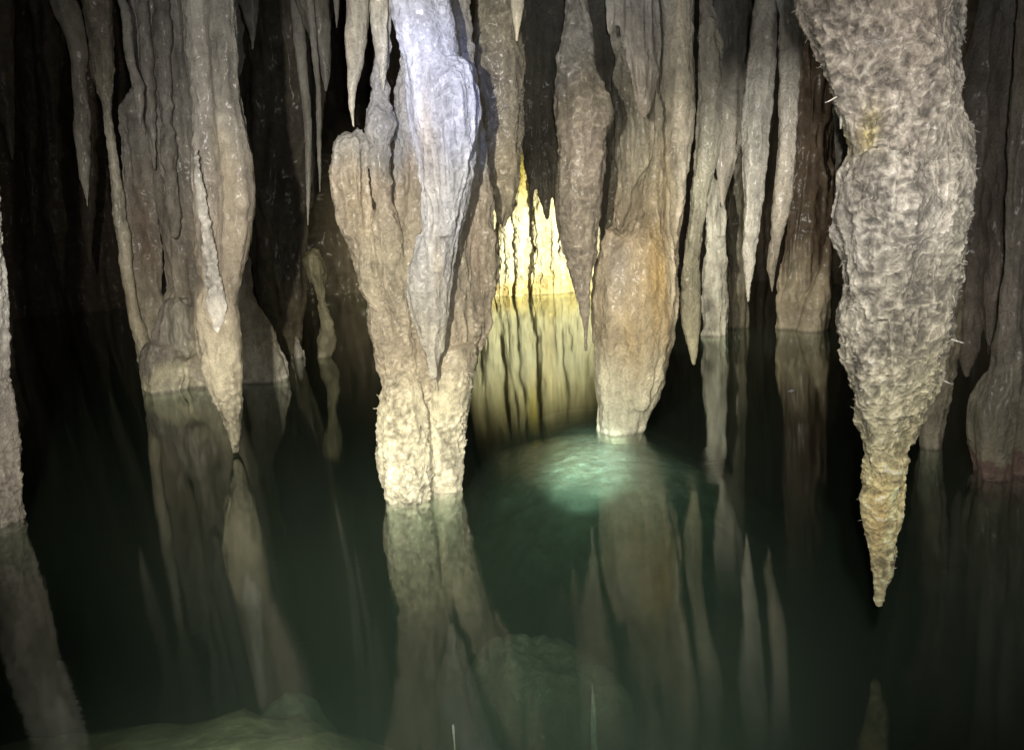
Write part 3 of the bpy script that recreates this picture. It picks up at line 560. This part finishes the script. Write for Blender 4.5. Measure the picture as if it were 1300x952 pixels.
# column behind it, right hand wall formations
formation('rock_column', [dict(p=[(0, 1150, 1218), (250, 1150, 1221), (350, 1160, 1221), (420, 1164, 1216), (500, 1165, 1207), (545, 1167, 1199), (578, 1169, 1196)], bot='water', flute=.06)], cy(1182, 578) + .15,
    [(0, (.28, .25, .2)), (480, (.32, .27, .18)), (578, (.56, .50, .36))], lump=.012, flute=.016, rough=.005, white=.2, seed=52,
    label='brown column standing in the water directly behind the big crusted stalactite', cat='rock column')
formation('drapery', [
    dict(p=[(0, 1246, 1290), (60, 1236, 1285), (150, 1219, 1275), (230, 1222, 1268), (300, 1216, 1262), (380, 1216, 1252), (420, 1217, 1248), (450, 1215, 1242), (478, 1224, 1231)], flute=.04),
    dict(p=[(0, 1266, 1345), (250, 1252, 1345), (330, 1246, 1335), (380, 1243, 1320), (430, 1254, 1306), (470, 1264, 1296), (490, 1270, 1288), (506, 1277, 1281)], flute=.05, d=-.15),
], 4.9, [(0, (.24, .23, .22)), (150, (.24, .21, .18)), (300, (.20, .165, .135)), (400, (.24, .20, .16)), (500, (.28, .24, .18))], lump=.03, flute=.012, rough=.003, seed=53,
    label='smooth brown hanging drapery with two blunt tips along the right edge', cat='drapery')
formation('stalagmite', [
    dict(p=[(466, 1262, 1320), (480, 1246, 1340), (500, 1236, 1345), (520, 1230, 1350), (550, 1231, 1350), (580, 1237, 1350), (604, 1240, 1345), (612, 1240, 1345)], top='round', bot='water', flute=.04, nf=9, th=.6),
    dict(p=[(400, 1270, 1300), (470, 1258, 1298), (520, 1244, 1290), (570, 1242, 1284), (612, 1244, 1280)], bot='water', d=-.12, flute=.08),
    dict(p=[(380, 1296, 1345), (480, 1284, 1348), (560, 1282, 1352), (612, 1286, 1350)], bot='water', d=-.08, flute=.08),
    dict(p=[(606, 1236, 1348), (613, 1231, 1353), (620, 1233, 1352), (626, 1238, 1350)], top='round', bot='tip', flute=.01, th=.62)], cy(1268, 618) + .25,
    [(460, (.24, .21, .17)), (560, (.26, .24, .17)), (603, (.28, .25, .17)), (607, (.20, .13, .10)), (630, (.2, .14, .11))], lump=.018, flute=.02, rough=.003, seed=54,
    label='squat brown bulbous stalagmite with reddish rim at the waterline, lower right edge', cat='stalagmite')
# left edge
o_ = formation('crusted_stalactite', [
    dict(p=[(0, -95, -22), (200, -80, -10), (350, -66, 2), (400, -62, 6), (480, -58, 9), (520, -50, 16), (560, -47, 20), (600, -45, 22), (640, -40, 25), (655, -38, 29), (672, -35, 29)], bot='water', flute=.05)], cy(5, 675) + .15,
    [(0, PALE), (350, (.62, .60, .56)), (520, (.62, .55, .48)), (675, (.64, .58, .48))], mat=M_ROUGH, lump=.01, flute=.008, rough=.004, pop=.014, popsz=.032, white=.6, seed=55, smooth=3,
    label='pale sparkling crusted column reaching the water at the left edge', cat='rock column')
formation('rock_column', [dict(p=[(398, -6, 8), (410, -8, 16), (425, -8, 16), (432, -8, 13), (445, -8, 17), (471, -8, 18)], top='round', bot='water')], cy(5, 471) + .1, [(400, (.30, .26, .2)), (471, (.34, .3, .24))], lump=.01, flute=.01, seed=56,
    label='dim low stump in the water behind the left edge column', cat='stalagmite')

# ================================================================== UNDER WATER
def under(name, px, py, ztop, r, h, lb, sd, col=(.42, .42, .32), **k):
    p = atz(px, py, ztop)
    def mk(vx):
        zs = np.linspace(ztop, ztop - h, 30); ns = 24; V = []
        for i, z in enumerate(zs):
            rr = r * (.12 + .88 * (i / 29.0) ** .8)
            for a in range(ns):
                t = 6.2832 * a / ns; V.append((p[0] + rr * math.cos(t), p[1] + rr * math.sin(t), z))
        Q = [[i * ns + a, (i + 1) * ns + a, (i + 1) * ns + (a + 1) % ns, i * ns + (a + 1) % ns] for i in range(29) for a in range(ns)]
        Q.append(list(range(ns))); Q.append([29 * ns + a for a in range(ns)][::-1])
        return np.array(V), Q
    return formation(name, [mk], 4.6, [(0, col), (900, col)], lump=.012, flute=.006, rough=.003, seed=sd, label=lb, cat='stalagmite', group='stalagmites under the water', sc=.8, vox=.0014, **k)
under('submerged_stalagmite', 575, 918, -.13, .05, 2.2, 'underwater spire near the bottom edge below the central column', 63, (.5, .5, .4))
under('submerged_stalagmite', 752, 868, -.14, .05, 2.2, 'underwater spire near the bottom edge right of the submerged boulder', 64, (.44, .46, .36))
lp = atz(770, 578, -.1)  # ledge added below the torch patch to catch its glow
def ledge(vx):
    n = 90; u = np.linspace(-1, 1, n); A, B = np.meshgrid(u, u, indexing='ij'); r = np.sqrt(A ** 2 + B ** 2)
    X = lp[0] + A * 1.9; Y_ = lp[1] + B * 1.9 - .1
    q = np.stack([X.ravel(), Y_.ravel(), 0 * X.ravel()], 1)
    Z = -.05 - 1.5 * A.ravel() ** 2 - 1.3 * np.minimum(B.ravel(), 0) ** 2 - .16 * np.maximum(B.ravel(), 0) + .018 * fbm(q * 1.6, 2, 91) + .013 * fbm(q * [2.2, 26, 1] + .3, 3, 92)
    top = np.stack([X.ravel(), Y_.ravel(), np.minimum(Z, -.012)], 1); bot = top.copy(); bot[:, 2] = -2.3
    V = np.vstack([top, bot]); m_ = n * n
    Q = [[i * n + j, (i + 1) * n + j, (i + 1) * n + j + 1, i * n + j + 1] for i in range(n - 1) for j in range(n - 1)]
    Q += [[m_ + i * n + j, m_ + i * n + j + 1, m_ + (i + 1) * n + j + 1, m_ + (i + 1) * n + j] for i in range(n - 1) for j in range(n - 1)]
    e = [i * n for i in range(n)] + [(n - 1) * n + j for j in range(1, n)] + [i * n + n - 1 for i in range(n - 2, -1, -1)] + [j for j in range(n - 2, 0, -1)]
    Q += [[e[a], e[(a + 1) % len(e)], m_ + e[(a + 1) % len(e)], m_ + e[a]][::-1] for a in range(len(e))]
    return V, Q
formation('glow_ledge', [ledge], 4.8, [(0, (.50, .62, .52)), (900, (.50, .62, .52))], lump=0, flute=0, rough=.004, seed=72, smooth=2, vox=.0025,  # green of the glow is put into the rock colour
    label='pale green tinted underwater ledge added to catch the torchlight beside the foot of the orange column', cat='ledge')
pb = atz(686, 822, -.2)
formation('submerged_boulder', [blob((pb[0], pb[1] + .1, -.47), (.27, .26, .20)), blob((pb[0] - .12, pb[1] + .12, -.50), (.2, .22, .27)), blob((pb[0] + .16, pb[1] + .02, -.55), (.2, .2, .26)), blob((pb[0], pb[1] + .1, -1.5), (.4, .4, 1.1))], 3.0, [(0, (.26, .24, .18)), (900, (.26, .24, .18))], lump=.05, flute=0, rough=.012, rfreq=12, seed=70,
    label='large rounded boulder under the water at bottom centre', cat='boulder')
pb = atz(355, 840, -.15)
formation('submerged_boulder', [blob((pb[0], pb[1], -.60), (.09, .09, .15)), blob((pb[0] + .03, pb[1] + .04, -.8), (.15, .15, .3)), blob((pb[0], pb[1], -1.4), (.3, .3, 1.1))], 3.0, [(0, (.34, .35, .27)), (900, (.34, .35, .27))], lump=.04, flute=0, rough=.01, rfreq=12, seed=71,
    label='small rounded rock under the water left of the central reflection', cat='boulder')
# floating flake
fp = atz(1005, 497)
V, Q = blob((fp[0], fp[1], .004), (.034, .02, .012), 10)
V = V + np.stack([.006 * vnoise(V * 60, 1 + i) for i in range(3)], 1) * [1.5, 1.5, .8]
me = bpy.data.meshes.new('floating_flake'); me.from_pydata(V.tolist(), [], Q); me.update()
c = me.color_attributes.new('Col', 'FLOAT_COLOR', 'POINT'); c.data.foreach_set('color', np.tile(np.array([.8, .78, .72, 1], np.float32), len(V)))
me.materials.append(M_SMOOTH); me.polygons.foreach_set('use_smooth', [True] * len(me.polygons))
fo = bpy.data.objects.new('floating_flake', me); COL.objects.link(fo); fo.location = (fp[0], fp[1], 0); me.transform(Matrix.Translation((-fp[0], -fp[1], 0)))
tag(fo, 'small white flake floating alone on the dark water at right', 'flake')

# ================================================================== LIGHT (hand torches of the visitors, plus unseen fill spots added)
def spot(name, loc, tgt, W, deg, blend=.6, col=(1, 1, 1), size=.02):
    l = bpy.data.lights.new(name, 'SPOT'); l.energy = W; l.spot_size = math.radians(deg); l.spot_blend = blend; l.color = col; l.shadow_soft_size = size
    o = bpy.data.objects.new(name, l); COL.objects.link(o); o.location = loc
    o.rotation_euler = (Vector(tgt) - Vector(loc)).to_track_quat('-Z', 'Y').to_euler(); return o
spot('torch_key', (-.75, .5, 2.0), at(470, 330, 5), 900, 75, .9, (1, .93, .80), .03)
spot('torch_left', (-.9, .3, 2.0), at(235, 330, 7.5), 520, 28, .9, (1, .96, .90), .03)
spot('base_fill', (-.8, .3, 1.9), at(270, 475, 7.0), 1100, 12, 1, (1, .95, .80), .03)  # extra spot added to brighten the foot of the left group
spot('torch_cool', (-.25, .4, 2.1), at(545, 120, Yg_), 330, 15, .9, (.30, .42, 1.0), .02)
spot('torch_foot', (-.9, .4, 1.4), at(525, 570, Yg_), 440, 17, .9, (1, .94, .72), .02)
spot('torch_pool', (-.15, .2, 1.7), atz(744, 594, -.1), 6500, 8.2, 1, (.90, 1, .90), .02)
spot('torch_column', (-.2, .2, 1.75), at(830, 330, Yj), 700, 26, 1, (1, .93, .78), .02)
spot('torch_right', (.35, .3, 2.1), at(1125, 450, 2.5), 265, 54, .9, (1, .97, .92), .03)
spot('torch_back', tuple(at(800, 318, 11.5)), tuple(at(672, 345, Yi)), 3400, 62, 1, (1, .95, .68), .04)
spot('midright_fill', (1.62, 3.95, 1.75), (2.15, 8, 1.7), 130, 62, 1, (1, .97, .90), .03)  # added lamp, hidden behind the crusted stalactite, brightens the right middle group
spot('far_fill', (1.2, 7.0, 1.75), (2.8, 9.5, 1.35), 330, 85, 1, (1, .95, .82), .03)  # added lamp, hidden behind the orange column, brightens the ringed column
spot('water_fill', (.0, .1, 1.6), (-.25, 3.0, -.8), 850, 58, 1, (1, .98, .92), .05)  # spot added from above so the murky water and bed show
spot('fill_light', (.05, -.05, 1.56), (.2, 6.0, 1.6), 260, 110, 1, (1, .96, .90), .02)  # wide fill added at the camera to lift the dark gaps

w = bpy.data.worlds.new("World"); scene.world = w; w.use_nodes = True
w.node_tree.nodes['Background'].inputs[0].default_value = (.6, .65, .7, 1); w.node_tree.nodes['Background'].inputs[1].default_value = .012

scene.view_settings.view_transform = 'Standard'; scene.view_settings.look = 'None'; scene.view_settings.exposure = 0
cy_ = scene.cycles
cy_.max_bounces = 6; cy_.diffuse_bounces = 3; cy_.glossy_bounces = 3; cy_.transparent_max_bounces = 12; cy_.volume_bounces = 1; cy_.use_denoising = True
cy_.sample_clamp_indirect = 4
print('verts', sum(len(m.vertices) for m in bpy.data.meshes))
